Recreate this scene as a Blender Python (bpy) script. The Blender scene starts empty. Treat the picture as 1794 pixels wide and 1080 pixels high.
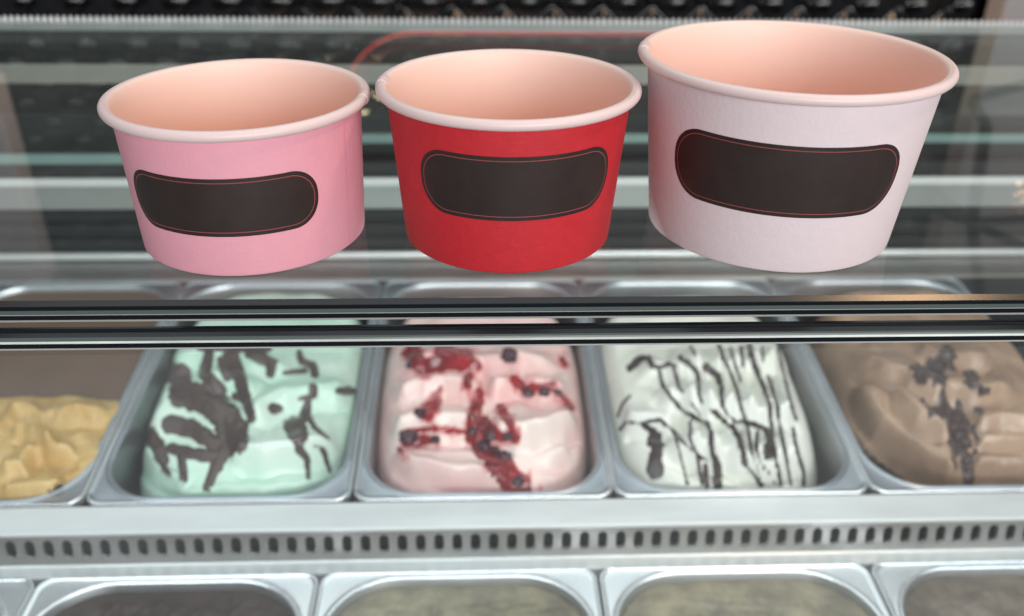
import bpy, bmesh, math, random
import numpy as np
from mathutils import Matrix, Vector

random.seed(7)
RNG = np.random.RandomState(11)
scene = bpy.context.scene
COL = scene.collection
MM = 0.001

# ------------------------------------------------------------------ camera
PITCH = math.radians(29.7755)
ROLL = 0.013854
YAW = -math.radians(2.45)
FPX = 1561.5           # focal length in pixels of a 1794 px wide frame
CAM_H = 141.0          # mm above the glass counter
cam = bpy.data.cameras.new('camera')
cam.sensor_width = 36.0
cam.lens = FPX / 1794.0 * 36.0
cam.clip_start = 0.01
cam.clip_end = 60
cam_o = bpy.data.objects.new('camera', cam)
COL.objects.link(cam_o)
cam_o.matrix_world = (Matrix.Translation((0, 0, CAM_H * MM)) @ Matrix.Rotation(YAW, 4, 'Z')
                      @ Matrix.Rotation(math.pi / 2 - PITCH, 4, 'X') @ Matrix.Rotation(ROLL, 4, 'Z'))
cam.dof.use_dof = True
cam.dof.focus_distance = 0.300
cam.dof.aperture_fstop = 8.8
scene.camera = cam_o

# ------------------------------------------------------------------ world, lamps, exposure
world = bpy.data.worlds.new('World')
scene.world = world
world.use_nodes = True
bg = world.node_tree.nodes['Background']
bg.inputs['Color'].default_value = (0.93, 0.97, 1.0, 1)
bg.inputs['Strength'].default_value = 0.22


def area(name, loc, target, sx, sy, power, color=(1, 1, 1)):
    l = bpy.data.lights.new(name, 'AREA')
    l.shape = 'RECTANGLE'
    l.size, l.size_y = sx, sy
    l.energy = power
    l.color = color
    o = bpy.data.objects.new(name, l)
    COL.objects.link(o)
    o.location = loc
    o.rotation_euler = (Vector(target) - Vector(loc)).to_track_quat('-Z', 'Y').to_euler()
    return o


area('shop_window_lamp', (0.55, -1.5, 0.46), (0.0, 0.35, 0.0), 1.8, 0.65, 33, (1.0, 0.98, 0.97))
area('ceiling_lamp', (0.1, 1.1, 2.3), (0.1, 1.1, 0.0), 3.0, 3.0, 38, (0.93, 0.98, 1.0))
area('cabinet_led_lamp', (0.0, 0.275, -0.022), (0.0, 0.52, -0.25), 1.1, 0.02, 1.0, (0.84, 0.95, 1.0))
warm = bpy.data.lights.new('warm_bulb_lamp', 'POINT')
warm.energy = 4.2
warm.color = (1.0, 0.62, 0.33)
warm.shadow_soft_size = 0.05
warm_o = bpy.data.objects.new('warm_bulb_lamp', warm)
COL.objects.link(warm_o)
warm_o.location = (0.45, 0.18, 0.62)
area('wall_glint_helper', (-0.07, 1.03, -0.36), (-0.07, 1.10, -0.12), 0.42, 0.015, 4.0, (1.0, 0.66, 0.40))  # added unseen light, only there to raise warm glints on the quilted wall

scene.view_settings.view_transform = 'Standard'
scene.view_settings.look = 'None'
scene.view_settings.exposure = 0.0
scene.view_settings.gamma = 1.0
scene.view_settings.use_curve_mapping = False
scene.render.engine = 'CYCLES'
scene.cycles.use_denoising = True
scene.cycles.max_bounces = 9
scene.cycles.diffuse_bounces = 8
scene.cycles.transparent_max_bounces = 20
scene.cycles.caustics_reflective = False
scene.cycles.caustics_refractive = False
scene.cycles.sample_clamp_indirect = 6.0

# ------------------------------------------------------------------ view geometry (numpy), millimetres
_Rm = np.array((Matrix.Rotation(YAW, 3, 'Z') @ Matrix.Rotation(math.pi / 2 - PITCH, 3, 'X') @ Matrix.Rotation(ROLL, 3, 'Z')))
_X, _Y, _Z = _Rm[:, 0], _Rm[:, 1], _Rm[:, 2]


def proj(x, y, z):
    dx, dy, dz = x, y, z - CAM_H
    w = -(dx * _Z[0] + dy * _Z[1] + dz * _Z[2])
    px = 897 + FPX * (dx * _X[0] + dy * _X[1] + dz * _X[2]) / w
    py = 540 - FPX * (dx * _Y[0] + dy * _Y[1] + dz * _Y[2]) / w
    return px, py


def ray(px, py):
    return -_Z + _X * (px - 897) / FPX + _Y * (540 - py) / FPX


def at_depth(px, py, v):
    d = ray(px, py)
    return np.array([0, 0, CAM_H]) + d * (v / d[1])


# ------------------------------------------------------------------ materials
def mat(name, color, rough=0.5, metal=0.0, spec=0.5, bump=0.0, bscale=200.0, var=0.0, vscale=20.0,
        color2=None, emit=None, estr=0.0, coat=0.0, sss=0.0, stretch=None, rvar=0.0):
    m = bpy.data.materials.new(name)
    m.use_nodes = True
    nt = m.node_tree
    b = nt.nodes['Principled BSDF']
    b.inputs['Base Color'].default_value = (*color, 1)
    b.inputs['Roughness'].default_value = rough
    b.inputs['Metallic'].default_value = metal
    b.inputs['Specular IOR Level'].default_value = spec
    b.inputs['Coat Weight'].default_value = coat
    if sss:
        b.inputs['Subsurface Weight'].default_value = sss
        b.inputs['Subsurface Radius'].default_value = (0.004, 0.003, 0.002)
        b.inputs['Subsurface Scale'].default_value = 1.0
    if emit:
        b.inputs['Emission Color'].default_value = (*emit, 1)
        b.inputs['Emission Strength'].default_value = estr
    tc = nt.nodes.new('ShaderNodeTexCoord')
    mp = nt.nodes.new('ShaderNodeMapping')
    nt.links.new(tc.outputs['Object'], mp.inputs['Vector'])
    if stretch:
        mp.inputs['Scale'].default_value = stretch
    if var or color2:
        n = nt.nodes.new('ShaderNodeTexNoise')
        n.inputs['Scale'].default_value = vscale
        n.inputs['Detail'].default_value = 5
        n.inputs['Roughness'].default_value = 0.6
        nt.links.new(mp.outputs['Vector'], n.inputs['Vector'])
        cr = nt.nodes.new('ShaderNodeValToRGB')
        cr.color_ramp.elements[0].position = 0.36
        cr.color_ramp.elements[1].position = 0.64
        c2 = color2 if color2 else tuple(min(1, c * (1 + var)) for c in color)
        c1 = color if color2 else tuple(c * (1 - var) for c in color)
        cr.color_ramp.elements[0].color = (*c1, 1)
        cr.color_ramp.elements[1].color = (*c2, 1)
        nt.links.new(n.outputs['Fac'], cr.inputs['Fac'])
        nt.links.new(cr.outputs['Color'], b.inputs['Base Color'])
        if rvar:
            mr = nt.nodes.new('ShaderNodeMapRange')
            mr.inputs['To Min'].default_value = max(0.02, rough - rvar)
            mr.inputs['To Max'].default_value = rough + rvar
            nt.links.new(n.outputs['Fac'], mr.inputs['Value'])
            nt.links.new(mr.outputs['Result'], b.inputs['Roughness'])
    if bump:
        n2 = nt.nodes.new('ShaderNodeTexNoise')
        n2.inputs['Scale'].default_value = bscale
        n2.inputs['Detail'].default_value = 4
        nt.links.new(mp.outputs['Vector'], n2.inputs['Vector'])
        bp = nt.nodes.new('ShaderNodeBump')
        bp.inputs['Strength'].default_value = bump
        bp.inputs['Distance'].default_value = 0.001
        nt.links.new(n2.outputs['Fac'], bp.inputs['Height'])
        nt.links.new(bp.outputs['Normal'], b.inputs['Normal'])
    return m


def glass_mat(name, tint, dirt_veil=0.0, refl=1.0):
    """clear sheet glass: straight transmission plus Fresnel mirror reflection"""
    m = bpy.data.materials.new(name)
    m.use_nodes = True
    nt = m.node_tree
    nt.nodes.clear()
    out = nt.nodes.new('ShaderNodeOutputMaterial')
    mix = nt.nodes.new('ShaderNodeMixShader')
    tr = nt.nodes.new('ShaderNodeBsdfTransparent')
    tr.inputs['Color'].default_value = (*tint, 1)
    gl = nt.nodes.new('ShaderNodeBsdfGlossy')
    gl.inputs['Roughness'].default_value = 0.0
    lw = nt.nodes.new('ShaderNodeLayerWeight')
    lw.inputs['Blend'].default_value = 0.5
    pw = nt.nodes.new('ShaderNodeMath'); pw.operation = 'POWER'; pw.inputs[1].default_value = 5
    ma = nt.nodes.new('ShaderNodeMath'); ma.operation = 'MULTIPLY_ADD'
    ma.inputs[1].default_value = 0.96 * refl; ma.inputs[2].default_value = 0.04 * refl
    nt.links.new(lw.outputs['Facing'], pw.inputs[0])
    nt.links.new(pw.outputs[0], ma.inputs[0])
    nt.links.new(ma.outputs[0], mix.inputs['Fac'])
    nt.links.new(tr.outputs[0], mix.inputs[1])
    nt.links.new(gl.outputs[0], mix.inputs[2])
    last = mix
    if dirt_veil:
        # dust, wipe marks and a painted reflection veil: matte scatter in uneven patches
        tc = nt.nodes.new('ShaderNodeTexCoord')
        mp = nt.nodes.new('ShaderNodeMapping'); mp.inputs['Scale'].default_value = (1, 2.5, 2.5)
        n = nt.nodes.new('ShaderNodeTexNoise'); n.inputs['Scale'].default_value = 9; n.inputs['Detail'].default_value = 6
        mr = nt.nodes.new('ShaderNodeMapRange')
        mr.inputs['From Min'].default_value = 0.4; mr.inputs['From Max'].default_value = 0.75
        mr.inputs['To Min'].default_value = dirt_veil * 0.35; mr.inputs['To Max'].default_value = dirt_veil
        df = nt.nodes.new('ShaderNodeBsdfDiffuse'); df.inputs['Color'].default_value = (0.8, 0.8, 0.8, 1)
        mx = nt.nodes.new('ShaderNodeMixShader')
        nt.links.new(tc.outputs['Object'], mp.inputs['Vector']); nt.links.new(mp.outputs[0], n.inputs['Vector'])
        nt.links.new(n.outputs['Fac'], mr.inputs['Value']); nt.links.new(mr.outputs[0], mx.inputs['Fac'])
        nt.links.new(mix.outputs[0], mx.inputs[1]); nt.links.new(df.outputs[0], mx.inputs[2])
        last = mx
    nt.links.new(last.outputs[0], out.inputs['Surface'])
    return m


M = dict(
    steel=mat('brushed_steel', (0.50, 0.53, 0.55), 0.34, 0.85, bump=0.10, bscale=260, var=0.06, vscale=14, rvar=0.07, stretch=(1, 0.3, 1)),
    steel_ledge=mat('satin_steel_ledge', (0.85, 0.88, 0.89), 0.36, 0.5, var=0.09, vscale=14, rvar=0.12, stretch=(0.4, 2, 1)),
    steel_vent=mat('grey_steel_vent', (0.36, 0.36, 0.35), 0.42, 0.8, var=0.1, vscale=25, rvar=0.06),
    alu=mat('aluminium', (0.52, 0.56, 0.55), 0.42, 0.5, var=0.08, vscale=8, stretch=(0.3, 1, 1)),
    alu_white=mat('white_aluminium_lip', (0.92, 0.96, 0.96), 0.4, 0.0),
    alu_pale=mat('pale_aluminium', (0.90, 0.94, 0.95), 0.3, 0.35),
    rail_beige=mat('grey_beige_rail', (0.50, 0.50, 0.45), 0.45, 0.2),
    dark_gasket=mat('dark_rubber_gasket', (0.018, 0.024, 0.026), 0.45),
    dark_gap=mat('dark_plastic', (0.030, 0.036, 0.036), 0.5),
    green_edge=mat('green_glass_edge', (0.30, 0.46, 0.44), 0.25, 0.0),
    edge_dark=mat('dark_polished_glass_edge', (0.004, 0.006, 0.009), 0.16, 0.0, spec=0.35),  # near-black stands in for the dark room mirrored in the edge
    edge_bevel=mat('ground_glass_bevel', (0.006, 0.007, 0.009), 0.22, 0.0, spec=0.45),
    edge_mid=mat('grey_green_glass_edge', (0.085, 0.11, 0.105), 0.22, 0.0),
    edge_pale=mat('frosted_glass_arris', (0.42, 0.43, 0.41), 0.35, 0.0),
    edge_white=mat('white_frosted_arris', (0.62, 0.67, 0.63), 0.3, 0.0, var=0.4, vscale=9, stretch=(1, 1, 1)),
    glass=glass_mat('clear_counter_glass', (0.965, 0.985, 0.975), dirt_veil=0.03),
    glass_under=glass_mat('counter_glass_underside', (0.965, 0.985, 0.975), refl=0.35),
    glass_front=glass_mat('clear_front_glass', (0.975, 0.985, 0.98), dirt_veil=0.045),
    glass_door=glass_mat('dark_green_door_glass', (0.72, 0.80, 0.78), dirt_veil=0.04),
    bead=mat('bright_beaded_metal', (0.78, 0.80, 0.80), 0.3, 0.6),
    pink=mat('pink_cup_paper', (0.85, 0.39, 0.475), 0.55, bump=0.14, bscale=700, var=0.014, vscale=220),
    red=mat('red_cup_paper', (0.58, 0.022, 0.032), 0.55, bump=0.16, bscale=700, var=0.04, vscale=260),
    white=mat('white_cup_paper', (0.80, 0.685, 0.715), 0.55, bump=0.14, bscale=700, var=0.014, vscale=220),
    floor_bounce=mat('orange_bounce_floor', (0.92, 0.33, 0.10), 0.5),  # unseen cup floor, coloured orange to bounce a glow up the liner
    liner=mat('peach_cup_liner', (0.885, 0.685, 0.61), 0.5, bump=0.03, bscale=500),
    rim_pink=mat('rim_paper_rosy', (0.80, 0.645, 0.635), 0.4, spec=0.5, bump=0.04, bscale=500),
    label=mat('black_label_print', (0.028, 0.0165, 0.0145), 0.5, bump=0.05, bscale=900, var=0.15, vscale=80),
    outline=mat('red_label_outline', (0.36, 0.085, 0.08), 0.5),
    choc=mat('chocolate_sauce', (0.036, 0.024, 0.023), 0.25, bump=0.12, bscale=90, var=0.3, vscale=60),
    choc_veiled=mat('veiled_chocolate', (0.075, 0.055, 0.052), 0.28, bump=0.25, bscale=90, var=0.15, vscale=60),  # chocolate lightened to paint in the reflection veil of the front glass
    mint=mat('mint_gelato', (0.46, 0.70, 0.57), 0.30, bump=0.20, bscale=150, stretch=(.45, 1.5, 1), coat=0.25, color2=(0.66, 0.80, 0.72), vscale=16),
    pinkg=mat('pink_gelato', (0.80, 0.46, 0.45), 0.30, bump=0.20, bscale=150, stretch=(.45, 1.5, 1), coat=0.25, color2=(0.83, 0.70, 0.65), vscale=19),
    whiteg=mat('white_gelato', (0.72, 0.74, 0.66), 0.30, bump=0.20, bscale=150, stretch=(.45, 1.5, 1), coat=0.25, color2=(0.82, 0.84, 0.80), vscale=16),
    chocg=mat('chocolate_gelato', (0.26, 0.165, 0.11), 0.34, bump=0.20, bscale=150, stretch=(.45, 1.5, 1), coat=0.25, color2=(0.46, 0.315, 0.22), vscale=16),
    caramel=mat('caramel_gelato', (0.50, 0.315, 0.10), 0.4, bump=0.2, bscale=110, color2=(0.66, 0.47, 0.21), vscale=30),
    brown=mat('smooth_brown_gelato', (0.135, 0.085, 0.060), 0.5, bump=0.1, bscale=90),
    sauce=mat('red_berry_sauce', (0.34, 0.016, 0.022), 0.13, color2=(0.15, 0.006, 0.012), vscale=70),
    stain=mat('berry_stained_gelato', (0.62, 0.20, 0.20), 0.3, color2=(0.76, 0.42, 0.40), vscale=60),
    berry=mat('dark_berry', (0.045, 0.010, 0.022), 0.2, bump=0.2, bscale=120),
    crumb=mat('dark_chocolate_crumb', (0.05, 0.030, 0.028), 0.35, bump=0.5, bscale=200),
    dkbrown=mat('dark_brown_gelato', (0.030, 0.017, 0.014), 0.4, bump=0.3, bscale=60, var=0.3, vscale=30),
    olive=mat('pale_olive_gelato', (0.17, 0.155, 0.115), 0.45, bump=0.3, bscale=60, color2=(0.33, 0.295, 0.20), vscale=42),
    greyg=mat('grey_brown_gelato', (0.09, 0.075, 0.06), 0.45, bump=0.3, bscale=60, color2=(0.19, 0.155, 0.12), vscale=48),
    quilt=mat('black_quilted_leatherette', (0.004, 0.004, 0.006), 0.15, spec=0.5),
    pillar=mat('pale_plaster_pillar', (0.72, 0.66, 0.68), 0.8, var=0.04, vscale=6),
    pillar_grey=mat('grey_plaster_pillar', (0.42, 0.39, 0.40), 0.8, var=0.05, vscale=6),
    neon=mat('red_neon_tube', (0.5, 0.03, 0.03), 0.4, emit=(1.0, 0.10, 0.09), estr=0.9),
    sign_dark=mat('dark_sign_board', (0.012, 0.010, 0.011), 0.5),
    sign_pink=mat('pink_sign_emblem', (0.75, 0.25, 0.27), 0.5, emit=(1.0, 0.40, 0.38), estr=0.7),
    wire=mat('black_wire', (0.01, 0.01, 0.01), 0.4),
    bulb=mat('warm_glowing_bulb', (1, 0.7, 0.4), 0.4, emit=(1.0, 0.5, 0.2), estr=7.0),
)


# ------------------------------------------------------------------ mesh helpers
def mesh_obj(name, verts, faces, material, parent=None, smooth=False, mats=None, fmat=None):
    me = bpy.data.meshes.new(name)
    me.from_pydata([tuple(v) for v in verts], [], [tuple(f) for f in faces])
    for m in (mats or [material]):
        me.materials.append(m)
    if fmat is not None:
        me.polygons.foreach_set('material_index', fmat)
    if smooth:
        me.polygons.foreach_set('use_smooth', [True] * len(me.polygons))
    me.update()
    o = bpy.data.objects.new(name, me)
    COL.objects.link(o)
    if parent:
        o.parent = parent
    return o


def bm_obj(name, bm, material, parent=None, smooth=False):
    me = bpy.data.meshes.new(name)
    bm.normal_update()
    bm.to_mesh(me)
    bm.free()
    me.materials.append(material)
    if smooth:
        me.polygons.foreach_set('use_smooth', [True] * len(me.polygons))
    o = bpy.data.objects.new(name, me)
    COL.objects.link(o)
    if parent:
        o.parent = parent
    return o


def empty(name, loc=(0, 0, 0)):
    o = bpy.data.objects.new(name, None)
    COL.objects.link(o)
    o.location = loc
    o.empty_display_size = 0.02
    return o


def tag(o, label=None, cat=None, group=None, kind=None):
    if label: o['label'] = label
    if cat: o['category'] = cat
    if group: o['group'] = group
    if kind: o['kind'] = kind
    return o


def box(name, u0, u1, v0, v1, z0, z1, material, parent=None, bev=0.0):
    """axis-aligned bevelled box, millimetres"""
    bm = bmesh.new()
    bmesh.ops.create_cube(bm, size=1.0)
    for v in bm.verts:
        v.co = Vector(((u0 + u1) / 2 + v.co.x * (u1 - u0), (v0 + v1) / 2 + v.co.y * (v1 - v0),
                       (z0 + z1) / 2 + v.co.z * (z1 - z0))) * MM
    if bev:
        bmesh.ops.bevel(bm, geom=list(bm.edges), offset=bev * MM, segments=2, affect='EDGES', profile=0.5)
    return bm_obj(name, bm, material, parent)


def loft(name, rings, material, parent=None, smooth=True, closed=True, cap0=False, cap1=False):
    """rings: list of equal-length lists of points in metres"""
    n = len(rings[0])
    verts = [p for r in rings for p in r]
    faces = []
    for i in range(len(rings) - 1):
        for j in range(n if closed else n - 1):
            a, b = i * n + j, i * n + (j + 1) % n
            faces.append((a, b, b + n, a + n))
    if cap0: faces.append(tuple(range(n))[::-1])
    if cap1: faces.append(tuple(range((len(rings) - 1) * n, len(rings) * n)))
    return mesh_obj(name, verts, faces, material, parent, smooth)


def tube(name, pts, r, material, parent=None, seg=10):
    """tube through points (metres)"""
    pts = [Vector(p) for p in pts]
    rings = []
    nrm = None
    for i, p in enumerate(pts):
        d = (pts[min(i + 1, len(pts) - 1)] - pts[max(i - 1, 0)]).normalized()
        if nrm is None:
            nrm = d.orthogonal().normalized()
        nrm = (nrm - d * nrm.dot(d)).normalized()
        bn = d.cross(nrm)
        rings.append([p + (nrm * math.cos(a) + bn * math.sin(a)) * r for a in [2 * math.pi * k / seg for k in range(seg)]])
    return loft(name, rings, material, parent, True, True, True, True)


def extrude_profile(name, prof, u0, u1, material, parent=None, mats=None, fm=None, closed=False, nseg=1):
    """prof: list of (v,z) mm extruded along u"""
    us = np.linspace(u0, u1, nseg + 1)
    verts, faces, fmat = [], [], []
    n = len(prof)
    for u in us:
        verts += [(u * MM, v * MM, z * MM) for v, z in prof]
    for i in range(nseg):
        for j in range(n if closed else n - 1):
            a, b = i * n + j, i * n + (j + 1) % n
            faces.append((a, b, b + n, a + n))
            if fm: fmat.append(fm[j])
    return mesh_obj(name, verts, faces, material, parent, False, mats, fmat if fm else None)


def rounded_rect(x0, x1, y0, y1, r, seg=10):
    pts = []
    for cx, cy, a0 in ((x1 - r, y1 - r, 0), (x0 + r, y1 - r, 90), (x0 + r, y0 + r, 180), (x1 - r, y0 + r, 270)):
        for k in range(seg + 1):
            a = math.radians(a0 + 90 * k / seg)
            pts.append((cx + r * math.cos(a), cy + r * math.sin(a)))
    return pts


# ------------------------------------------------------------------ surroundings behind the counter
WALL_V = 1100.0


def quilted_wall():
    # padded diamonds: |sin| pillows on a rotated lattice
    du, nz = 3.2, None
    us = np.arange(-900, 900.1, 4.0)
    zs = np.arange(-420, 416.1, 4.0)
    U, Z = np.meshgrid(us, zs)
    p = 30.0
    a = np.abs(np.sin(math.pi * (U + 1.25 * Z) / (2 * p)))
    b = np.abs(np.sin(math.pi * (U - 1.25 * Z) / (2 * p)))
    D = 9.0 * np.sqrt(np.clip(a * b, 0, 1))
    verts = np.stack([U, WALL_V - D, Z], -1).reshape(-1, 3) * MM
    nu = len(us)
    idx = np.arange(len(verts)).reshape(len(zs), nu)
    f = np.stack([idx[:-1, :-1], idx[:-1, 1:], idx[1:, 1:], idx[1:, :-1]], -1).reshape(-1, 4)
    o = mesh_obj('quilted_wall', verts.tolist(), f.tolist(), M['quilt'], None, True)
    tag(o, kind='structure')


quilted_wall()
# pale pillar on the right and pale wall panel on the left
pr = at_depth(1764, 0, 1040)
o = box('wall_pillar', pr[0], pr[0] + 420, 1040, 1080, -420, 416, M['pillar_grey'], None, 3)
tag(o, kind='structure')
pl = at_depth(12, 190, 1060)
o = box('wall_panel', pl[0] - 420, pl[0] - 4, 1050, 1085, 150, 416, M['pillar'], None, 3)
tag(o, kind='structure')


def wall_sign():
    root = empty('wall_sign', (0.10, (WALL_V - 22) * MM, 0.26))
    tag(root, 'dark rounded sign with red glowing outline on black quilted wall, mirrored in the counter glass', 'sign')
    x0, x1, z0, z1 = -262, 262, -161, 150
    out = rounded_rect(x0 + 4, x1 - 4, z0 + 4, z1 - 4, 86, 12)
    loft('board', [[(x * MM, 0.004, z * MM) for x, z in out], [(x * MM, -0.004, z * MM) for x, z in out]],
         M['sign_dark'], root, False, True, True, True)
    path = rounded_rect(x0, x1, z0, z1, 90, 14)
    rings = []
    n = len(path)
    for i, (x, z) in enumerate(path):
        dx, dz = path[(i + 1) % n][0] - path[i - 1][0], path[(i + 1) % n][1] - path[i - 1][1]
        l = math.hypot(dx, dz)
        nx, nz = dz / l, -dx / l
        rings.append([((x + nx * 1.9 * math.cos(a)) * MM, -0.010 + 0.0019 * math.sin(a), (z + nz * 1.9 * math.cos(a)) * MM)
                      for a in [2 * math.pi * k / 8 for k in range(8)]])
    # open upwards: a U-shaped tube
    rings = [r_ for r_, (x, z) in zip(rings[30:] + rings[:30], path[30:] + path[:30]) if z < -88]
    loft('neon_outline', rings, M['neon'], root)
    bl = rounded_rect(-20, 60, -105, 20, 30, 6)
    loft('emblem', [[(x * MM, -0.005, z * MM) for x, z in bl], [(x * MM, -0.010, z * MM) for x, z in bl]],
         M['sign_pink'], root, False, True, True, True)


wall_sign()


def wire_pendant():
    # positions read off its mirror image in the glass, at 0.93 m depth
    def mir(px, py):
        p = at_depth(px, py, 930)
        return Vector((p[0], p[1], -p[2])) * MM
    c = mir(1703, 390)
    root = empty('pendant_lamp', c)
    tag(root, 'black wire-frame pendant lamp with warm bulbs, mirrored in the glass right of the white cup', 'lamp')
    def seg(name, a, b, off0=0.0, off1=0.0, r=0.006):
        pa, pb = mir(*a) - c, mir(*b) - c
        pa.y += off0; pb.y += off1
        return tube(name, [pa, pb], r, M['wire'], root, 8)
    seg('stem', (1703, 390), (1716, 520), 0, 0.0, 0.007)
    seg('wire_arm', (1703, 390), (1752, 235), 0, 0.03, 0.007)
    seg('wire_arm', (1703, 390), (1800, 350), 0, -0.05)
    seg('wire_arm', (1703, 390), (1810, 428), 0, -0.06)
    seg('wire_arm', (1703, 390), (1668, 362), 0, 0.05)
    seg('wire_arm', (1703, 390), (1672, 402), 0, 0.06)
    seg('wire_arm', (1725, 190), (1810, 130), 0.03, -0.02)
    seg('wire_arm', (1725, 190), (1752, 235), 0.03, 0.03)
    for k, (px, py, r) in enumerate([(1785, 322, .0018), (1790, 337, .0016), (1781, 340, .0012), (1793, 351, .0015)]):
        bm = bmesh.new()
        bmesh.ops.create_uvsphere(bm, u_segments=12, v_segments=8, radius=r)
        for v in bm.verts:
            v.co.z *= 1.5
        b = bm_obj('bulb', bm, M['bulb'], root, True)
        b.location = mir(px, py) - c


wire_pendant()

# ------------------------------------------------------------------ display cabinet
cab = empty('display_cabinet', (0, 0.45, -0.42))
tag(cab, 'glass-topped steel gelato display cabinet with slotted vent strip under the cups', 'display cabinet')
OFF = Vector((0, -0.45, 0.42))


def cpart(o):
    o.location = OFF
    return o


UL, UR = -620, 620
GT = 7.1        # counter glass thickness
GV0, GV1 = 251.2, 663.0
# counter glass: top and bottom faces and the bevelled, polished front edge
tg = mesh_obj('top_glass',
              [(UL * MM, (GV0 + 2) * MM, 0), (UR * MM, (GV0 + 2) * MM, 0), (UR * MM, GV1 * MM, 0), (UL * MM, GV1 * MM, 0),
               (UL * MM, GV0 * MM, -GT * MM), (UR * MM, GV0 * MM, -GT * MM), (UR * MM, GV1 * MM, -GT * MM), (UL * MM, GV1 * MM, -GT * MM)],
              [(0, 1, 2, 3), (4, 7, 6, 5)], None, cab, False, [M['glass'], M['glass_under']], [0, 1])
cpart(tg)
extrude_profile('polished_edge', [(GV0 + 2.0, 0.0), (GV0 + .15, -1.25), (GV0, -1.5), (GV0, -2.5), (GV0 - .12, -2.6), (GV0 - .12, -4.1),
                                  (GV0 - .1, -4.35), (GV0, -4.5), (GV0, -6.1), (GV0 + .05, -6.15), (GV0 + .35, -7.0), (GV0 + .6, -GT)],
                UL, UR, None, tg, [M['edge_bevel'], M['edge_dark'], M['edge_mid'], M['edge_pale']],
                [0, 1, 1, 1, 2, 3, 2, 1, 2, 3, 2], nseg=1)  # dark and grey-green bands paint in the reflections within the polished edge
# rear edge trim of the counter glass: bar and knurled beads
box('rear_trim', UL, UR, GV1, GV1 + 5, -7.6, -0.2, M['alu'], tg, 0.8)
bm = bmesh.new()
tmp = bmesh.new()
for k in range(224):
    mtx = Matrix.Translation(((-510 + k * 4.6) * MM, (GV1 + 2.0) * MM, -0.4 * MM)) @ Matrix.Diagonal((1.75 * MM, 2.8 * MM, 3.6 * MM, 1))
    bmesh.ops.create_icosphere(bm, subdivisions=1, radius=1.0, matrix=mtx)
tmp.free()
tag(bm_obj('trim_beads', bm, M['bead'], tg, True), kind='stuff')

# front glass: upright pane with its own polished top edge
fg = mesh_obj('front_glass', [(UL * MM, 246.60 * MM, -0.0165), (UR * MM, 246.60 * MM, -0.0165), (UR * MM, 246.60 * MM, -0.40), (UL * MM, 246.60 * MM, -0.40),
                              (UL * MM, 252.60 * MM, -0.0100), (UR * MM, 252.60 * MM, -0.0100), (UR * MM, 252.60 * MM, -0.40), (UL * MM, 252.60 * MM, -0.40)],
              [(0, 3, 2, 1), (4, 5, 6, 7)], M['glass_front'], cab)
cpart(fg)
zt = -8.95
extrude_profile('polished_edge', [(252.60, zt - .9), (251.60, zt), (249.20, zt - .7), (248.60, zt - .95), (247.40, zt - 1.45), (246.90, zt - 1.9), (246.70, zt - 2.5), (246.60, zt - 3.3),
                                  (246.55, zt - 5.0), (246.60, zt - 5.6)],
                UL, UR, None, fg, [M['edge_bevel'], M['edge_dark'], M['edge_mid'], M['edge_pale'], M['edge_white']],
                [1, 1, 1, 1, 2, 2, 4, 1, 3], nseg=1)  # reflection bands painted into the pane's edge colours as well

# steel ledge in front of the rear pans
cpart(extrude_profile('front_ledge', [(413.4, -231.0), (393.6, -231.6), (392.4, -231.9), (391.8, -232.8), (391.6, -233.6)], UL, UR, M['steel_ledge'], cab))
box('ledge_lip', UL, UR, 391.2, 392.9, -233.0, -230.9, M['alu_pale'], cab, 0.5).location = OFF


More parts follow.
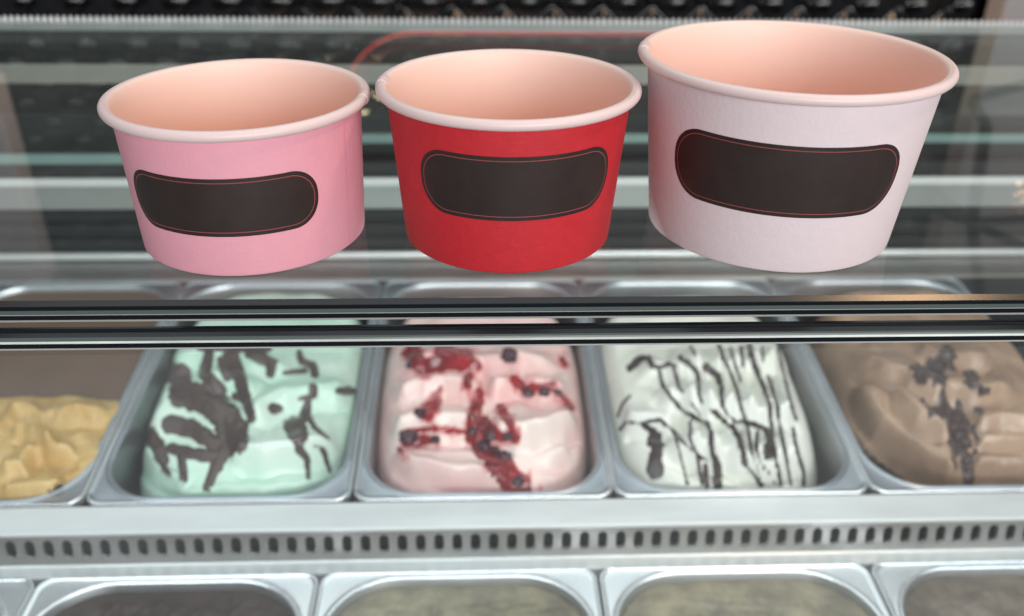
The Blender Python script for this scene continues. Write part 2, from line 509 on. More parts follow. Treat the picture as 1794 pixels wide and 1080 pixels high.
def vent_panel():
    # slotted strip: every cell is a rectangle with an obround hole, folded inwards
    pitch, w, h = 10.8, 6.0, 12.0
    z1, z0, vtop, vbot = -233.6, -252.6, 391.7, 387.6
    zc = -242.2
    n = 7
    hole = []
    for k in range(n):
        a = math.pi * k / (n - 1)
        hole.append((w / 2 * math.cos(a), h / 2 - w / 2 + w / 2 * math.sin(a)))
    for k in range(n):
        a = math.pi + math.pi * k / (n - 1)
        hole.append((w / 2 * math.cos(a), -h / 2 + w / 2 + w / 2 * math.sin(a)))
    verts, faces = [], []
    def P(u, z, back=0.0):
        f = (z - z0) / (z1 - z0)
        return (u * MM, (vbot + (vtop - vbot) * f + back) * MM, z * MM)
    for k in range(-57, 58):
        uc = -273 + (k + 25) * pitch
        if not (-600 < uc < 600): continue
        b = len(verts)
        m = len(hole)
        for x, z in hole: verts.append(P(uc + x, zc + z))
        for x, z in hole: verts.append(P(uc + x * .86, zc + z * .92, 1.6))
        # outer boundary points matched to the hole
        for x, z in hole:
            ang = math.atan2(z / (h / 2), x / (w / 2))
            cx, cz = math.cos(ang), math.sin(ang)
            s = 1 / max(abs(cx), abs(cz))
            X, Zz = cx * s * pitch / 2, cz * s
            zz = zc + Zz * (z1 - zc) if Zz > 0 else zc + Zz * (zc - z0)
            verts.append(P(uc + X, zz))
        for i in range(m):
            j = (i + 1) % m
            faces.append((b + i, b + j, b + m + j, b + m + i))
            faces.append((b + 2 * m + i, b + 2 * m + j, b + j, b + i))
        # square corners
        c0 = len(verts)
        for X, Zz in ((1, 1), (-1, 1), (-1, -1), (1, -1)):
            verts.append(P(uc + X * pitch / 2, z1 if Zz > 0 else z0))
        def near(X, Zz):
            t = verts[c0 + {(1, 1): 0, (-1, 1): 1, (-1, -1): 2, (1, -1): 3}[(X, Zz)]]
            return t
        for ci, (X, Zz) in enumerate(((1, 1), (-1, 1), (-1, -1), (1, -1))):
            best = None
            for i in range(m):
                j = (i + 1) % m
                a0, a1 = verts[b + 2 * m + i], verts[b + 2 * m + j]
                onv = lambda q: abs(abs(q[0] / MM - uc) - pitch / 2) < 1e-4
                t = verts[c0 + ci]
                d = math.hypot(a0[0] - t[0], a0[2] - t[2]) + math.hypot(a1[0] - t[0], a1[2] - t[2])
                if onv(a0) != onv(a1) and (best is None or d < best[0]):
                    best = (d, i, j)
            if best: faces.append((b + 2 * m + best[1], c0 + ci, b + 2 * m + best[2]))
    o = mesh_obj('vent_panel', verts, faces, M['steel_vent'], cab)
    cpart(o)


vent_panel()
box('vent_shade_box', UL, UR, 397, 408, -252, -234.5, M['dark_gasket'], cab).location = OFF  # dark box behind the slots paints in their shaded depth
# lower step that carries the front pans
cpart(extrude_profile('lower_ledge', [(387.5, -252.4), (386.6, -252.9), (378.0, -253.2), (377.8, -262)], UL, UR, M['steel_ledge'], cab))
# bed under both rows
box('cabinet_floor', UL, UR, 256, 690, -402, -395, M['dark_gap'], cab).location = OFF

# rear of the cabinet
cpart(extrude_profile('rear_ledge', [(652.5, -206.0), (654, -204.2), (684, -203.2), (686, -203.0)], UL, UR, M['steel_vent'], cab))
box('ledge_strip', UL, UR, 684.5, 690, -202.0, -196.4, M['alu_pale'], cab, 1.0).location = OFF
gk = box('gasket_panel', UL, UR, 692, 700, -203, -154, M['dark_gasket'], cab)
cpart(gk)
for z0, z1, d in ((-194, -186, 2), (-180, -172, 3), (-167, -160, 2)):
    box('gasket_rib', UL, UR, 692 - d, 692.2, z0, z1, M['dark_gap'], gk, 0.9)
rl = box('door_track', UL, UR, 685, 700, -156, -134, M['alu'], cab, 1.2)
cpart(rl)
box('track_lip', UL, UR, 682, 686.5, -134.6, -128.2, M['alu_white'], rl, 1.0)
box('track_groove', UL, UR, 690, 700, -133.9, -118, M['dark_gap'], rl, 0.6)


def door(u0, u1, v, zb, zt, edge_h):
    d = empty('sliding_door', OFF + Vector(((u0 + u1) / 2 * MM, v * MM, zb * MM)))
    d.parent = cab
    hw = (u1 - u0) / 2
    box('door_pane', -hw, hw, -2, 2, edge_h, zt - zb, M['glass_door'], d)
    box('pane_edge', -hw, hw, -3, 3, 0, edge_h - .2, M['green_edge'], d, 0.8)
    return d


door(-600, -175, 690, -117.4, -12, 8.5)
door(-196, 600, 702, -104, -12, 7.5)
box('upper_rail', UL, UR, 683.5, 687.5, -51.5, -37, M['rail_beige'], cab, 1.0).location = OFF
box('shelf_edge', UL, UR, 716, 724, -92, -88, M['dark_gap'], cab, 0.6).location = OFF
box('back_panel', UL, UR, 740, 744, -402, -100, M['dark_gap'], cab).location = OFF

# ------------------------------------------------------------------ gelato pans
PITCH_U = 160.8
TILT = 25.0 / 238.0
REAR_U = [-320.0, -158.9, 2.3, 162.6, 323.0]
FRONT_U = [-333.5, -173.0, -12.5, 148.5, 309.5]
PSEG = 9


def pan_mesh(name, t1, r_open, tilt):
    """pan in its own frame: s across, t from the front lip backwards, z up; returns rings"""
    hw, ho = 79.9, 73.6
    outer = lambda r, g=0.0: rounded_rect(-hw + g, hw - g, 0.4 + g, t1 - .4 - g, r, PSEG)
    inner = lambda g: rounded_rect(-ho - g, ho + g, 5.6 - g, t1 - 6.0 + g, r_open + g, PSEG)
    prof = [(inner(-13), -96), (inner(-12.0), -94), (inner(-3.0), -30), (inner(-1.2), -4.5), (inner(-.6), -1.6), (inner(0), -.4), (inner(.9), .25),
            (inner(1.7), .35), (inner(2.4), 0.0), (inner(2.9), -.5), (inner(3.2), -.6), (inner(4.4), -.62)]
    ring = [[(x * MM, y * MM, (z + tilt * y) * MM) for x, y in r] for r, z in prof]
    flat = [(outer(7.6, 3.4), -.62), (outer(8, 2.2), -.6), (outer(8.5, 1.3), .1), (outer(9, .6), .35), (outer(9, .15), 0.0), (outer(9, 0), -.9), (outer(9, .1), -5.0), (outer(8.6, .7), -6.5)]
    ring2 = []
    for r, z in flat:
        rr = []
        for x, y in r:
            # pressed corners kick up slightly at the front
            kick = 1.5 * max(0, 1 - math.hypot(abs(x) - hw, y) / 9.0) if z > -3 else 0
            rr.append((x * MM, y * MM, (z + kick + tilt * y) * MM))
        ring2.append(rr)
    return ring, ring2


def make_pan(uc, v0, z0, t1, r_open, tilt, label, group):
    root = empty('gelato_pan', (uc * MM, v0 * MM, z0 * MM))
    tag(root, label, 'gelato pan', group)
    a, b = pan_mesh('pan', t1, r_open, tilt)
    loft('pan_tub', a[:6], M['steel'], root, True, True, True, False)
    loft('pan_rim', a[5:] + b[:3], M['steel_rim'] if tilt < .05 else M['steel_dimmed'], root)
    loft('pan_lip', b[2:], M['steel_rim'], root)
    return root


M['steel_dimmed'] = mat('dimmed_steel_flange', (0.42, 0.46, 0.51), 0.30, 0.85, var=0.10, vscale=18, rvar=0.08)  # rear flange steel darkened to paint in what it reflects
M['steel_rim'] = mat('bright_steel_rim', (0.86, 0.90, 0.94), 0.22, 0.8, var=0.05, vscale=18, rvar=0.06)  # same pan steel lightened, so the lip highlight is in the colour
REAR_LAB = ['steel pan with caramel gelato, far left of the rear row', 'steel pan holding the mint gelato with chocolate patches',
            'steel pan holding the pink gelato with berry sauce', 'steel pan holding the white gelato with chocolate stripes',
            'steel pan holding the brown chocolate gelato, right end of the rear row']
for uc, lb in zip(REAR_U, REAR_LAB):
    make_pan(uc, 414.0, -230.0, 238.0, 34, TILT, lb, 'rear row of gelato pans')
FRONT_LAB = ['steel pan cut off at the bottom left corner of the picture', 'steel pan of dark brown gelato in the front row',
             'steel pan of pale olive gelato in the front row, left of the middle divider', 'steel pan of olive beige gelato in the front row, right of the middle divider',
             'steel pan of grey brown gelato at the bottom right corner']
for uc, lb in zip(FRONT_U, FRONT_LAB):
    make_pan(uc, 270.0, -254.5, 107.5, 40, 0.03, lb, 'front row of gelato pans')


# ------------------------------------------------------------------ gelato surfaces
class Waves:
    """smooth pseudo-random field from sinusoids"""
    def __init__(self, seed, scale, n=14):
        r = np.random.RandomState(seed)
        a = r.uniform(0, 2 * math.pi, n)
        k = 2 * math.pi / scale * r.uniform(.5, 1.7, n)
        self.kx, self.ky, self.p = k * np.cos(a), k * np.sin(a), r.uniform(0, 2 * math.pi, n)
        self.n = n

    def __call__(self, x, y):
        o = 0
        for a, b, c in zip(self.kx, self.ky, self.p):
            o = o + np.sin(a * x + b * y + c)
        return o / math.sqrt(self.n)


def seg_dist(px, py, line, signed=False):
    """distance to a polyline; also the fraction along it and the side (below is +)"""
    best = np.full(px.shape, 1e9); frac = np.zeros(px.shape); side = np.zeros(px.shape)
    L = [0.0]
    for (x0, y0), (x1, y1) in zip(line[:-1], line[1:]):
        L.append(L[-1] + math.hypot(x1 - x0, y1 - y0))
    tot = max(L[-1], 1e-6)
    for k, ((x0, y0), (x1, y1)) in enumerate(zip(line[:-1], line[1:])):
        dx, dy = x1 - x0, y1 - y0
        l2 = dx * dx + dy * dy + 1e-9
        t = np.clip(((px - x0) * dx + (py - y0) * dy) / l2, 0, 1)
        ex, ey = px - x0 - t * dx, py - y0 - t * dy
        d = np.hypot(ex, ey)
        m = d < best
        best = np.where(m, d, best)
        frac = np.where(m, (L[k] + t * (L[k + 1] - L[k])) / tot, frac)
        side = np.where(m, np.sign(dx * ey - dy * ex), side)
    return best, frac, side


class Gelato:
    def __init__(self, uc, s0, a, t0, b, n0, amp, p=3.2, slope=0.0, ridges=(), seed=1, lump=1.2, lscale=40, fine=0.08, drop=22, v0=414.0, z0=-230.0, tilt=TILT, cut=None):
        self.__dict__.update(locals())
        self.w1, self.w2 = Waves(seed, lscale), Waves(seed + 50, 7.0)

    def e(self, s, t):
        e = ((np.abs(s - self.s0) / self.a) ** self.p + (np.abs(t - self.t0) / self.b) ** self.p) ** (1 / self.p)
        if self.cut:
            s0, t0, ns, nt = self.cut
            e = np.maximum(e, 1 + ((s - s0) * ns + (t - t0) * nt) / 55.0)
        return e

    def world(self, s, t, n):
        return self.uc + s, self.v0 + t, self.z0 + self.tilt * t + n

    def dome(self, s, t):
        e = self.e(s, t)
        n = self.n0 + self.amp * (1 - np.minimum(e, 1.2) ** 2.4) + self.slope * t
        return n - self.drop * np.clip((e - .80) / .22, 0, 1.5) ** 2.2 + self.lump * self.w1(s, t) * np.clip(1.4 - e, 0, 1)

    def height(self, s, t):
        n = self.dome(s, t)
        px, py = proj(*self.world(s, t, n))
        add = 0
        wob = 2.2 * self.w1(s * 1.7 + 30, t * 1.7)
        for line, amp, wu, wd in self.ridges:
            d, f, sd = seg_dist(px + wob * .4, py + wob, line)
            # a fold: gentle on the far side, steep on the near side
            tap = np.clip(np.minimum(f, 1 - f) / .14, 0, 1)
            tap = tap * tap * (3 - 2 * tap)
            add = add + tap * 2.4 * amp * np.where(sd > 0, np.exp(-(d / wd) ** 2) - .45 * np.exp(-((d - 2.3 * wd) / (.9 * wd)) ** 2), np.exp(-(d / wu) ** 1.3))
        return n + add + self.fine * self.w2(s, t)

    def surface(self, name, material, parent, emax=1.04, step=1.1, inside=None, over=0.0):
        ss = np.arange(-73.2 - over, 73.3 + over, step)
        ts = np.arange(5.9 - over, 231.7 + over, step)
        S, T = np.meshgrid(ss, ts)
        N = self.height(S, T)
        # keep clear of the tapering tub wall
        keep = self.e(S, T) < emax
        q = np.maximum(np.abs(S) - (73.2 - 34), 0) ** 2 + np.maximum(np.abs(T - 118.8) - (112.8 - 34), 0) ** 2
        keep &= q < (33.2 + over) ** 2
        if inside is not None:
            keep &= inside(S, T)
        x, y, z = self.world(S, T, N)
        verts = np.stack([S, T, z - self.z0], -1).reshape(-1, 3) * MM
        idx = np.arange(S.size).reshape(S.shape)
        k = keep[:-1, :-1] & keep[1:, :-1] & keep[:-1, 1:] & keep[1:, 1:]
        f = np.stack([idx[:-1, :-1], idx[:-1, 1:], idx[1:, 1:], idx[1:, :-1]], -1)[k]
        used = np.unique(f)
        remap = np.full(S.size, -1); remap[used] = np.arange(len(used))
        return mesh_obj(name, verts[used].tolist(), remap[f].tolist(), material, parent, True)

    def find(self, px, py):
        """(s,t) of the surface point seen at a picture position (march along the view ray)"""
        d = ray(px, py)
        tt = np.linspace(480, 900, 1600) / -(d @ _Z)
        P = np.array([0, 0, CAM_H])[:, None] + d[:, None] * tt / 1.0
        s, t = P[0] - self.uc, P[1] - self.v0
        n = P[2] - self.z0 - self.tilt * t
        ok = (np.abs(s) < 80) & (t > 0) & (t < 240)
        hgt = np.where(ok, self.height(np.clip(s, -80, 80), np.clip(t, 0, 240)), -1e3)
        w = np.where(n < hgt)[0]
        i = w[0] if len(w) else int(np.argmin(np.abs(n)))
        return s[i], t[i], hgt[i] if len(w) else 0.0

    def stroke(self, name, line, r0, r1, thick, material, parent, step=0.7, rough=0.17, seed=0, grow=1.25):
        """a poured streak that lies on the surface along a picture polyline"""
        if len(line) == 1:
            line = [line[0], (line[0][0] + .5, line[0][1])]
        pts = np.array([self.find(*p) for p in line])
        R = max(r0, r1) * .42 + 2.0
        s_ = np.arange(max(pts[:, 0].min() - R * 1.3 - 4, -72.5), min(pts[:, 0].max() + R * 1.3 + 4, 72.5), step)
        t_ = np.arange(max(pts[:, 1].min() - R * 2.2 - 16, 6.2), min(pts[:, 1].max() + R * 2.2 + 16, 231), step)
        if len(s_) < 3 or len(t_) < 3: return None
        S, T = np.meshgrid(s_, t_)
        N = self.height(S, T)
        px, py = proj(*self.world(S, T, N))
        d, f, sd = seg_dist(px, py, line)
        r = (r0 + (r1 - r0) * f) * grow
        w = Waves(900 + seed, 9.0)
        mfield = r * (1 + rough * w(S, T)) - d
        mm = np.clip(mfield / np.maximum(r, 1.5), 0, 1)
        N = N + np.where(mfield > 0, thick * np.sqrt(mm), -.35 * np.clip(-mfield / 2.0, 0, 1)) + .05
        keep = (mfield > -2.0) & (self.e(S, T) < 1.03)
        idx = np.arange(S.size).reshape(S.shape)
        k = keep[:-1, :-1] & keep[1:, :-1] & keep[:-1, 1:] & keep[1:, 1:]
        fc = np.stack([idx[:-1, :-1], idx[:-1, 1:], idx[1:, 1:], idx[1:, :-1]], -1)[k]
        if len(fc) == 0: return None
        used = np.unique(fc)
        remap = np.full(S.size, -1); remap[used] = np.arange(len(used))
        x, y, z = self.world(S, T, N)
        verts = np.stack([S, T, z - self.z0], -1).reshape(-1, 3) * MM
        return mesh_obj(name, verts[used].tolist(), remap[fc].tolist(), material, parent, True)

    def lump_piece(self, name, px, py, rpx, material, parent, seed=0, squash=.8, bumpy=.16):
        s, t, n = self.find(px, py)
        r = rpx * .36
        bm = bmesh.new()
        bmesh.ops.create_icosphere(bm, subdivisions=3, radius=1.0)
        rr = np.random.RandomState(seed + 5)
        ph = rr.uniform(0, 6, 6)
        for v in bm.verts:
            c = v.co
            k = 1 + bumpy * (math.sin(3 * c.x + ph[0]) * math.sin(4 * c.y + ph[1]) + .7 * math.sin(6 * c.z + ph[2] + 3 * c.x))
            v.co = Vector((c.x * k * rr_scale[seed % 5], c.y * k, c.z * k * squash)) * r * MM
        o = bm_obj(name, bm, material, parent, True)
        o.location = (s * MM, t * MM, (self.tilt * t + n + r * squash * .35) * MM)
        o.rotation_euler = (0, 0, rr.uniform(0, 3))
        return o


rr_scale = [1.0, 1.15, .9, 1.05, 1.2]


def gelato_root(g, label):
    r = empty('gelato', (g.uc * MM, g.v0 * MM, g.z0 * MM))
    tag(r, label, 'gelato', 'gelato in the rear pans')
    return r


# --- mint with chocolate patches
mint = Gelato(-158.9, 5, 71, 113, 108, 1, 11, slope=.03, seed=3, lump=1.0, ridges=[
    ([(300, 872), (420, 868), (520, 862), (610, 845)], 3.0, 16, 7),
    ([(400, 812), (470, 802), (540, 795), (600, 792)], 5.0, 34, 11),
    ([(430, 735), (500, 700), (560, 690), (620, 690)], 3.5, 30, 12),
    ([(300, 690), (290, 720), (268, 770)], 3.0, 16, 12),
    ([(360, 660), (420, 670), (450, 700)], 3.0, 22, 10),
    ([(285, 640), (340, 625), (420, 628), (520, 660)], 2.5, 24, 10),
    ([(255, 790), (280, 830), (330, 862)], 3.5, 14, 9)])
r = gelato_root(mint, 'pale mint green gelato with dark chocolate patches')
mint.surface('gelato_mound', M['mint'], r)
MINT = [([(312, 658)], 21, 21), ([(322, 690), (365, 700), (398, 735), (408, 772)], 26, 26), ([(300, 744), (338, 752), (376, 778)], 17, 14),
        ([(262, 762), (278, 784), (286, 806)], 14, 11), ([(300, 786), (345, 797), (388, 800)], 10, 12), ([(392, 790), (374, 828), (361, 860)], 13, 7),
        ([(276, 802), (296, 834)], 7, 6), ([(318, 800), (322, 842)], 8, 7), ([(366, 622), (358, 655), (384, 682)], 9, 12),
        ([(384, 630), (398, 662)], 5, 8), ([(404, 628), (420, 664), (434, 712), (441, 734)], 15, 7), ([(412, 694), (432, 704)], 7, 6),
        ([(442, 622), (476, 636), (474, 656)], 12, 8), ([(524, 618), (528, 634), (548, 640), (552, 656)], 5, 7), ([(498, 654), (534, 650)], 3, 5),
        ([(548, 680), (548, 694), (526, 700)], 8, 4), ([(540, 700), (538, 724), (550, 748), (576, 770)], 6, 3), ([(478, 716), (486, 717)], 9, 9),
        ([(516, 748), (524, 764)], 19, 17), ([(530, 736), (538, 706)], 8, 6), ([(524, 786), (538, 806), (541, 842)], 8, 3),
        ([(552, 784), (566, 788), (578, 826)], 6, 3), ([(596, 686), (616, 686)], 8, 8), ([(432, 742), (430, 772)], 4, 3), ([(350, 610), (470, 612)], 5, 6)]
for i, (l, a, b) in enumerate(MINT):
    mint.stroke('chocolate_patch', l, a, b, 1.5, M['choc_veiled'], r, seed=i, grow=1.03, rough=.1)

# --- pink with berry sauce
pk = Gelato(2.3, -1, 72, 108, 103, 1, 13, slope=.03, seed=8, lump=1.0, ridges=[
    ([(690, 655), (760, 642), (840, 648), (900, 652), (985, 648)], 4.0, 26, 10),
    ([(690, 712), (735, 692), (780, 684), (850, 694)], 5.0, 30, 10),
    ([(850, 694), (910, 670), (950, 690), (1000, 705)], 5.0, 30, 10),
    ([(684, 772), (730, 748), (790, 752), (850, 760)], 5.5, 32, 10),
    ([(850, 762), (910, 776), (960, 764), (1015, 738)], 5.5, 34, 10),
    ([(684, 800), (720, 822), (790, 838), (860, 842), (900, 852)], 4.5, 20, 8),
    ([(890, 800), (940, 790), (1000, 790)], 2.5, 26, 12)])
r = gelato_root(pk, 'pink and white gelato with red berry sauce and dark berries')
pk.surface('gelato_mound', M['pinkg'], r)
SAUCE = [([(722, 618), (738, 642), (786, 636), (834, 640)], 14, 9), ([(770, 614), (820, 622)], 9, 8), ([(822, 658), (819, 678)], 7, 6), ([(772, 682), (756, 704), (740, 728)], 4, 6),
         ([(768, 704), (752, 736)], 5, 5), ([(838, 690), (832, 720), (826, 756)], 9, 10), ([(846, 738), (874, 766)], 8, 9),
         ([(878, 716), (892, 742), (902, 768)], 7, 6), ([(902, 666), (924, 688)], 7, 7), ([(926, 682), (968, 678), (1002, 716)], 8, 4),
         ([(715, 758), (756, 752), (812, 757)], 6, 4), ([(716, 772), (764, 772)], 11, 6), ([(834, 772), (860, 800), (884, 828), (908, 852)], 13, 19),
         ([(700, 788), (712, 806)], 3, 2), ([(826, 760), (902, 768)], 9, 8), ([(985, 632), (990, 640)], 5, 4)]
for i, (l, a, b) in enumerate(SAUCE):
    pk.stroke('stained_patch', l, a + 4, b + 4, .10, M['stain'], r, seed=240 + i, rough=.4, grow=1.15)
    pk.stroke('berry_sauce', l, a, b, 1.0, M['sauce'], r, seed=40 + i)
for i, (x, y, q) in enumerate([(892, 626, 16), (716, 768, 16), (736, 726, 11), (828, 758, 10), (860, 766, 11), (892, 768, 10), (926, 692, 10), (954, 690, 11),
                               (848, 784, 12), (884, 802, 12), (868, 790, 9), (908, 846, 11), (718, 642, 8), (978, 690, 8), (764, 772, 8)]):
    pk.lump_piece('berry', x, y, q, M['berry'], r, seed=i)

# --- white with chocolate stripes
wh = Gelato(162.6, -5, 71, 108, 103, 1, 13, slope=.03, seed=14, lump=.9, ridges=[
    ([(1110, 650), (1190, 652), (1260, 655), (1330, 645), (1390, 642)], 3.5, 30, 10),
    ([(1140, 690), (1190, 716), (1260, 732), (1340, 742), (1405, 735)], 6.0, 34, 9),
    ([(1090, 745), (1130, 742), (1180, 752)], 4.0, 24, 10),
    ([(1160, 785), (1215, 798), (1290, 815), (1340, 830), (1410, 812)], 5.5, 34, 9),
    ([(1110, 855), (1200, 858), (1300, 856)], 2.5, 14, 8)] +
    [([(x, 612), (x + 18, 660), (x + 34, 715), (x + 38, 780), (x + 62, 850)], 2.6, 9, 9) for x in (1175, 1205, 1240, 1275, 1310, 1340)])
r = gelato_root(wh, 'white gelato with thin dark chocolate stripes')
wh.surface('gelato_mound', M['whiteg'], r)
WH = [([(1104, 646), (1118, 630), (1134, 626), (1142, 641), (1155, 645), (1172, 638), (1182, 642)], 6, 3), ([(1155, 649), (1161, 676), (1180, 703), (1201, 724), (1225, 736)], 2.5, 5),
      ([(1180, 646), (1190, 679), (1212, 708), (1228, 730)], 2.5, 2), ([(1193, 628), (1212, 641), (1223, 657), (1225, 697), (1231, 708)], 5, 2),
      ([(1239, 644), (1255, 657), (1263, 679), (1266, 714)], 7, 2.5), ([(1210, 607), (1218, 622)], 2, 2), ([(1260, 606), (1268, 630), (1279, 652), (1292, 687), (1300, 722)], 3, 2.5),
      ([(1298, 609), (1302, 641)], 3, 2.5), ([(1313, 607), (1322, 641), (1338, 679), (1349, 711), (1351, 738)], 5, 3), ([(1335, 609), (1338, 633)], 2, 2),
      ([(1346, 660), (1362, 711), (1364, 735)], 2.5, 3), ([(1086, 753), (1096, 740), (1120, 743), (1155, 736), (1180, 756), (1204, 783), (1228, 802), (1244, 810)], 3, 3.5),
      ([(1126, 743), (1142, 757), (1154, 783), (1147, 826)], 5, 13), ([(1150, 770), (1148, 810)], 13, 9), ([(1209, 740), (1209, 772)], 2.5, 2),
      ([(1239, 740), (1245, 762), (1247, 789), (1255, 813), (1258, 852)], 3, 8), ([(1236, 815), (1236, 853)], 4, 5), ([(1252, 722), (1271, 740)], 5, 4),
      ([(1282, 746), (1295, 767), (1300, 794), (1306, 818), (1322, 832), (1333, 850)], 4, 7), ([(1298, 740), (1317, 743), (1341, 753), (1349, 773), (1346, 797)], 5, 8),
      ([(1327, 756), (1325, 794), (1338, 821), (1360, 850)], 3, 3.5), ([(1389, 751), (1397, 791), (1408, 826), (1408, 850)], 2.5, 3), ([(1082, 730), (1090, 708), (1104, 694)], 2, 2),
      ([(1231, 706), (1250, 724), (1268, 742), (1284, 750)], 2, 3), ([(1266, 712), (1276, 730), (1296, 744)], 2.5, 3), ([(1300, 720), (1308, 742), (1318, 796), (1332, 838)], 2.5, 2.5),
      ([(1351, 736), (1354, 772), (1362, 820), (1368, 852)], 2.5, 3), ([(1364, 734), (1374, 786), (1386, 850)], 2.5, 2.5), ([(1225, 736), (1238, 744)], 3.5, 3),
      ([(1362, 612), (1372, 650), (1384, 700), (1394, 735)], 2, 2.5), ([(1280, 610), (1288, 640), (1298, 668)], 2, 2), ([(1209, 770), (1222, 800), (1230, 850)], 2.5, 3),
      ([(1180, 756), (1190, 790), (1205, 850)], 2, 2)]
for i, (l, a, b) in enumerate(WH):
    wh.stroke('chocolate_streak', l, a, b, .7, M['choc'], r, step=.6, rough=.2, seed=80 + i, grow=1.12)

# --- brown chocolate gelato with crumbs
ch = Gelato(323.0, 12, 74, 116, 104, 0, 13, cut=(-46, 45, -.78, -.62), slope=.03, seed=21, lump=1.2, ridges=[
    ([(1480, 640), (1530, 652), (1580, 668), (1640, 690), (1715, 700), (1790, 690)], 5.0, 34, 9),
    ([(1500, 672), (1520, 724), (1562, 774), (1622, 818), (1690, 842)], 5.0, 30, 10),
    ([(1560, 690), (1608, 740), (1666, 768)], 4.5, 26, 10),
    ([(1700, 752), (1750, 748), (1810, 752)], 4.0, 22, 9), ([(1705, 782), (1760, 778), (1810, 776)], 4.0, 20, 9),
    ([(1700, 826), (1740, 822), (1800, 828)], 4.0, 18, 9), ([(1600, 622), (1660, 640), (1740, 634)], 3.5, 24, 10)])
r = gelato_root(ch, 'light brown chocolate gelato with dark chocolate crumbs')
ch.surface('gelato_mound', M['chocg'], r)
for i, (l, a, b) in enumerate([([(1622, 655), (1650, 640)], 18, 13), ([(1658, 620), (1660, 640)], 11, 12), ([(1645, 660), (1650, 672)], 10, 8), ([(1700, 655), (1704, 672)], 8, 9),
                               ([(1722, 686)], 8, 8), ([(1650, 715), (1676, 735), (1684, 760), (1682, 785)], 18, 15), ([(1690, 795), (1694, 832)], 12, 13), ([(1716, 718)], 6, 6)]):
    ch.stroke('chocolate_crumble', l, a, b, 1.6, M['crumb'], r, seed=130 + i, rough=.4)
for i, (x, y, q) in enumerate([(1638, 648, 9), (1622, 660, 7), (1655, 636, 8), (1648, 668, 7), (1700, 666, 7), (1722, 686, 7), (1660, 722, 9), (1676, 734, 10), (1686, 750, 9), (1678, 764, 10),
                               (1690, 778, 9), (1692, 810, 8), (1698, 826, 8), (1640, 718, 6)]):
    ch.lump_piece('chocolate_crumb', x, y, q, M['crumb'], r, seed=30 + i, bumpy=.28)

# --- caramel gelato, half scooped out
ca = Gelato(-320.0, 6, 92, 54, 52, -4, 8, p=4.5, slope=.0, seed=31, lump=2.2, lscale=30, fine=.25, drop=7, ridges=[
    ([(0, 720), (60, 722), (80, 740), (130, 722), (200, 728)], 3.0, 14, 9), ([(0, 830), (40, 826), (60, 800), (110, 790)], 4, 22, 8),
    ([(20, 760), (70, 770), (100, 800), (140, 795)], 4, 16, 8), ([(0, 868), (60, 862), (120, 850)], 3, 14, 8)])
r = gelato_root(ca, 'rough caramel yellow gelato in the far left pan')
ca.surface('gelato_mound', M['caramel'], r, emax=1.2, over=3.8)
cb = Gelato(-320.0, 0, 90, 165, 82, -5, 2, p=8, seed=33, lump=.25, lscale=60, fine=.05, drop=5)
r = gelato_root(cb, 'smooth dark brown gelato behind the caramel gelato')
cb.surface('gelato_slab', M['brown'], r, emax=1.0, step=2.2, over=2.4, inside=lambda s, t: t > 84)

# --- flat low fillings of the front row
for uc, m_, lb in zip(FRONT_U, ('greyg', 'dkbrown', 'olive', 'olive', 'greyg'),
                      ('brown gelato in the pan at the bottom left corner', 'dark chocolate brown gelato low in its front pan', 'pale olive gelato streaked with yellow, middle of the front row',
                       'olive beige gelato in the front row right of the middle divider', 'grey brown gelato in the pan at the bottom right corner')):
    w1, w2 = Waves(int(uc) % 97, 30), Waves(int(uc) % 89 + 3, 9)
    S, T = np.meshgrid(np.linspace(-72.9, 72.9, 130), np.linspace(6.6, 100.6, 84))
    q = np.maximum(np.abs(S) - (72.9 - 39), 0) ** 2 + np.maximum(np.abs(T - 53.6) - (47.0 - 39), 0) ** 2
    keep = q < 39.1 ** 2
    N = -5.5 + (.9 * w1(S, T) + .35 * w2(S, T)) * np.clip((37.5 - np.sqrt(q)) / 12, 0, 1) + .03 * T
    idx = np.arange(S.size).reshape(S.shape)
    k = keep[:-1, :-1] & keep[1:, :-1] & keep[:-1, 1:] & keep[1:, 1:]
    f = np.stack([idx[:-1, :-1], idx[:-1, 1:], idx[1:, 1:], idx[1:, :-1]], -1)[k]
    used = np.unique(f); remap = np.full(S.size, -1); remap[used] = np.arange(len(used))
    verts = np.stack([S, T, N], -1).reshape(-1, 3)[used] * MM
    o = mesh_obj('gelato', verts.tolist(), remap[f].tolist(), M[m_], None, True)
    o.location = (uc * MM, 0.270, -0.2545)
    tag(o, lb, 'gelato', 'gelato in the front pans')


# ------------------------------------------------------------------ paper cups
def revolve(name, prof, material, parent, seg=144, a0=None, a1=None):
    """prof: (r,z) mm. full turn, or an arc from a0 to a1 degrees (0 = towards the customer, + to the right)"""
    full = a0 is None
    n = seg if full else max(6, int(seg * (a1 - a0) / 360))
    rings = []
    for r, z in prof:
        ring = []
        for k in range(n if full else n + 1):
            a = 2 * math.pi * k / n if full else math.radians(a0 + (a1 - a0) * k / n)
            ring.append((r * math.sin(a) * MM, -r * math.cos(a) * MM, z * MM))
        rings.append(ring)
    return loft(name, rings, material, parent, True, full)


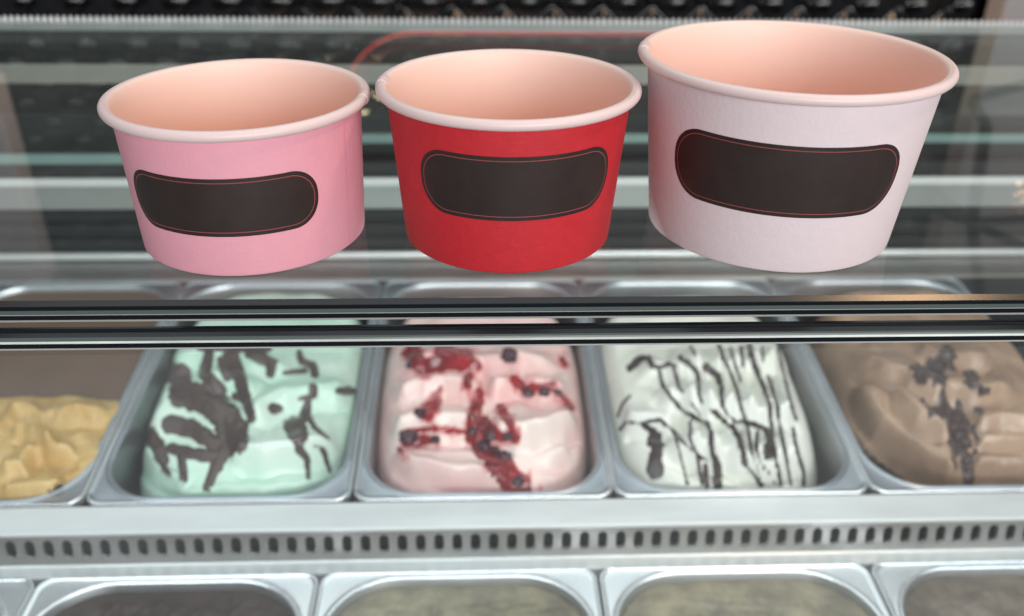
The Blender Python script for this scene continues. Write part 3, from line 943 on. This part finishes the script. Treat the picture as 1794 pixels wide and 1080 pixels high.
def paper_cup(cx, cy, rb, rt, h, body, lab, seam_rim, seam_body, label):
    root = empty('paper_cup', (cx * MM, cy * MM, 0.0002))
    tag(root, label, 'cup', 'paper cups on the glass counter')
    TR = 1.85
    rt = rt + .2
    rw = lambda z: rb + (rt - 1.6 - rb) * z / (h - 3)
    zt = h - 2.6
    # outer wall with its folded foot
    sl = revolve('cup_wall', [(rb - 1.0, 1.2), (rb - .9, .25), (rb - .35, 0), (rb - .05, .25), (rb, .7)] + [(rw(z), z) for z in np.linspace(1.5, zt, 14)], M[body], root)
    # overlap seam of the wall
    if seam_body is not None:
        revolve('wall_seam', [(rw(.6) + .05, .5)] + [(rw(z) + .14, z) for z in np.linspace(.9, zt - 1.5, 10)], M[body], sl, 144, seam_body, seam_body + 14)
    revolve('inner_wall', [(rt + (TR + o_) * math.cos(math.radians(p_)), h - TR + (TR + o_) * math.sin(math.radians(p_))) for p_, o_ in ((105, -.2), (112, .0), (122, .07), (140, .09), (160, .12), (178, .2))] + [(rw(z) - .7, z) for z in np.linspace(h - 3.6, 7.0, 16)], M['liner'], root)
    revolve('cup_bottom', [(.05, 6.4), (rb * .6, 6.4), (rw(7) - 1.6, 6.5), (rw(7) - .75, 7.2)], M['floor_bounce'], root)
    # rolled rim, hand-made look: radius varies a little
    rings = []
    ns = 160
    w = Waves(int(rt * 10), 1.9, 5)
    for k in range(ns):
        a = 2 * math.pi * k / ns
        j = 1 + .018 * float(w(math.cos(a), math.sin(a)))
        dz = .04 * float(w(math.sin(a) + 4, math.cos(a)))
        rings.append([((rt + TR * j * math.cos(p)) * math.sin(a) * MM, -(rt + TR * j * math.cos(p)) * math.cos(a) * MM, (h - TR + dz + TR * j * math.sin(p)) * MM)
                      for p in [2 * math.pi * q / 20 for q in range(20)]])
    rings.append(rings[0])
    rim = loft('rolled_rim', rings, M['rim_pink'], root)
    arc = []
    for k in range(9):
        a = math.radians(seam_rim + 9 * k / 8)
        t = TR * 1.10
        arc.append([((rt + t * math.cos(p)) * math.sin(a) * MM, -(rt + t * math.cos(p)) * math.cos(a) * MM, (h - TR + t * math.sin(p)) * MM)
                    for p in [2 * math.pi * q / 20 for q in range(20)]])
    loft('rim_seam', arc, M['rim_pink'], rim, True, True, True, True)
    # printed label, wrapped round the wall
    a0, a1, z0, z1 = lab
    zc, hz = (z0 + z1) / 2, (z1 - z0) / 2
    rm = rw(zc)
    xc, hx = (a0 + a1) / 2, math.radians(a1 - a0) / 2 * rm

    def wrap(x, z, lift):
        a = math.radians(xc) + x / rm
        r = rw(zc + z) + lift
        return (r * math.sin(a) * MM, -r * math.cos(a) * MM, (zc + z) * MM)
    rad = hz * .93

    def halfspan(z, inset):
        H, Xh, R = hz - inset, hx - inset, rad - inset * .8
        q = abs(z) - (H - R)
        return Xh - R + math.sqrt(max(R * R - q * q, 0)) if q > 0 else Xh
    nz, nx = 30, 40
    verts, faces = [], []
    for i in range(nz + 1):
        z = hz * math.sin(math.pi * (i / nz - .5))
        sp = halfspan(z, 0)
        for j in range(nx + 1):
            verts.append(wrap(sp * (2 * j / nx - 1), z, .14))
    for i in range(nz):
        for j in range(nx):
            a = i * (nx + 1) + j
            faces.append((a, a + 1, a + nx + 2, a + nx + 1))
    lo = mesh_obj('label', verts, faces, M['label'], root, True)
    # thin red outline inside the label's edge
    ins, lw = 1.35, .26
    ring_o = rounded_rect(-hx + ins, hx - ins, -hz + ins, hz - ins, rad - ins * .8, 14)
    ring_i = rounded_rect(-hx + ins + lw, hx - ins - lw, -hz + ins + lw, hz - ins - lw, rad - ins * .8 - lw, 14)

    def dens(p):
        o = []
        for k in range(len(p)):
            x0, y0 = p[k]; x1, y1 = p[(k + 1) % len(p)]
            m = max(1, int(math.hypot(x1 - x0, y1 - y0) / 1.2)) if k % 15 == 14 else 1
            o += [(x0 + (x1 - x0) * q / m, y0 + (y1 - y0) * q / m) for q in range(m)]
        return o
    nA = dens(ring_o)
    # same density on both rings
    def dens2(p, ref):
        o = []
        for k in range(len(p)):
            x0, y0 = ref[k]; x1, y1 = ref[(k + 1) % len(ref)]
            m = max(1, int(math.hypot(x1 - x0, y1 - y0) / 1.2)) if k % 15 == 14 else 1
            x0, y0 = p[k]; x1, y1 = p[(k + 1) % len(p)]
            o += [(x0 + (x1 - x0) * q / m, y0 + (y1 - y0) * q / m) for q in range(m)]
        return o
    nB = dens2(ring_i, ring_o)
    loft('label_outline', [[wrap(x, z, .20) for x, z in nA], [wrap(x, z, .20) for x, z in nB]], M['outline'], lo)
    return root


paper_cup(-82.9, 308.4, 39.92, 43.3, 51.8, 'pink', (-49.4, 45.9, 15.0, 35.4), 84, 66, 'pink paper cup with black rounded label, left of the red cup')
paper_cup(10.97, 307.34, 37.98, 43.94, 55.94, 'red', (-46.8, 53.2, 20.4, 43.1), -98, None, 'red paper cup with black rounded label between pink and white cups')
paper_cup(111.35, 313.45, 44.94, 52.07, 64.34, 'white', (-63.4, 34.3, 21.5, 46.7), -108, None, 'large white paper cup with black rounded label, right of the red cup')
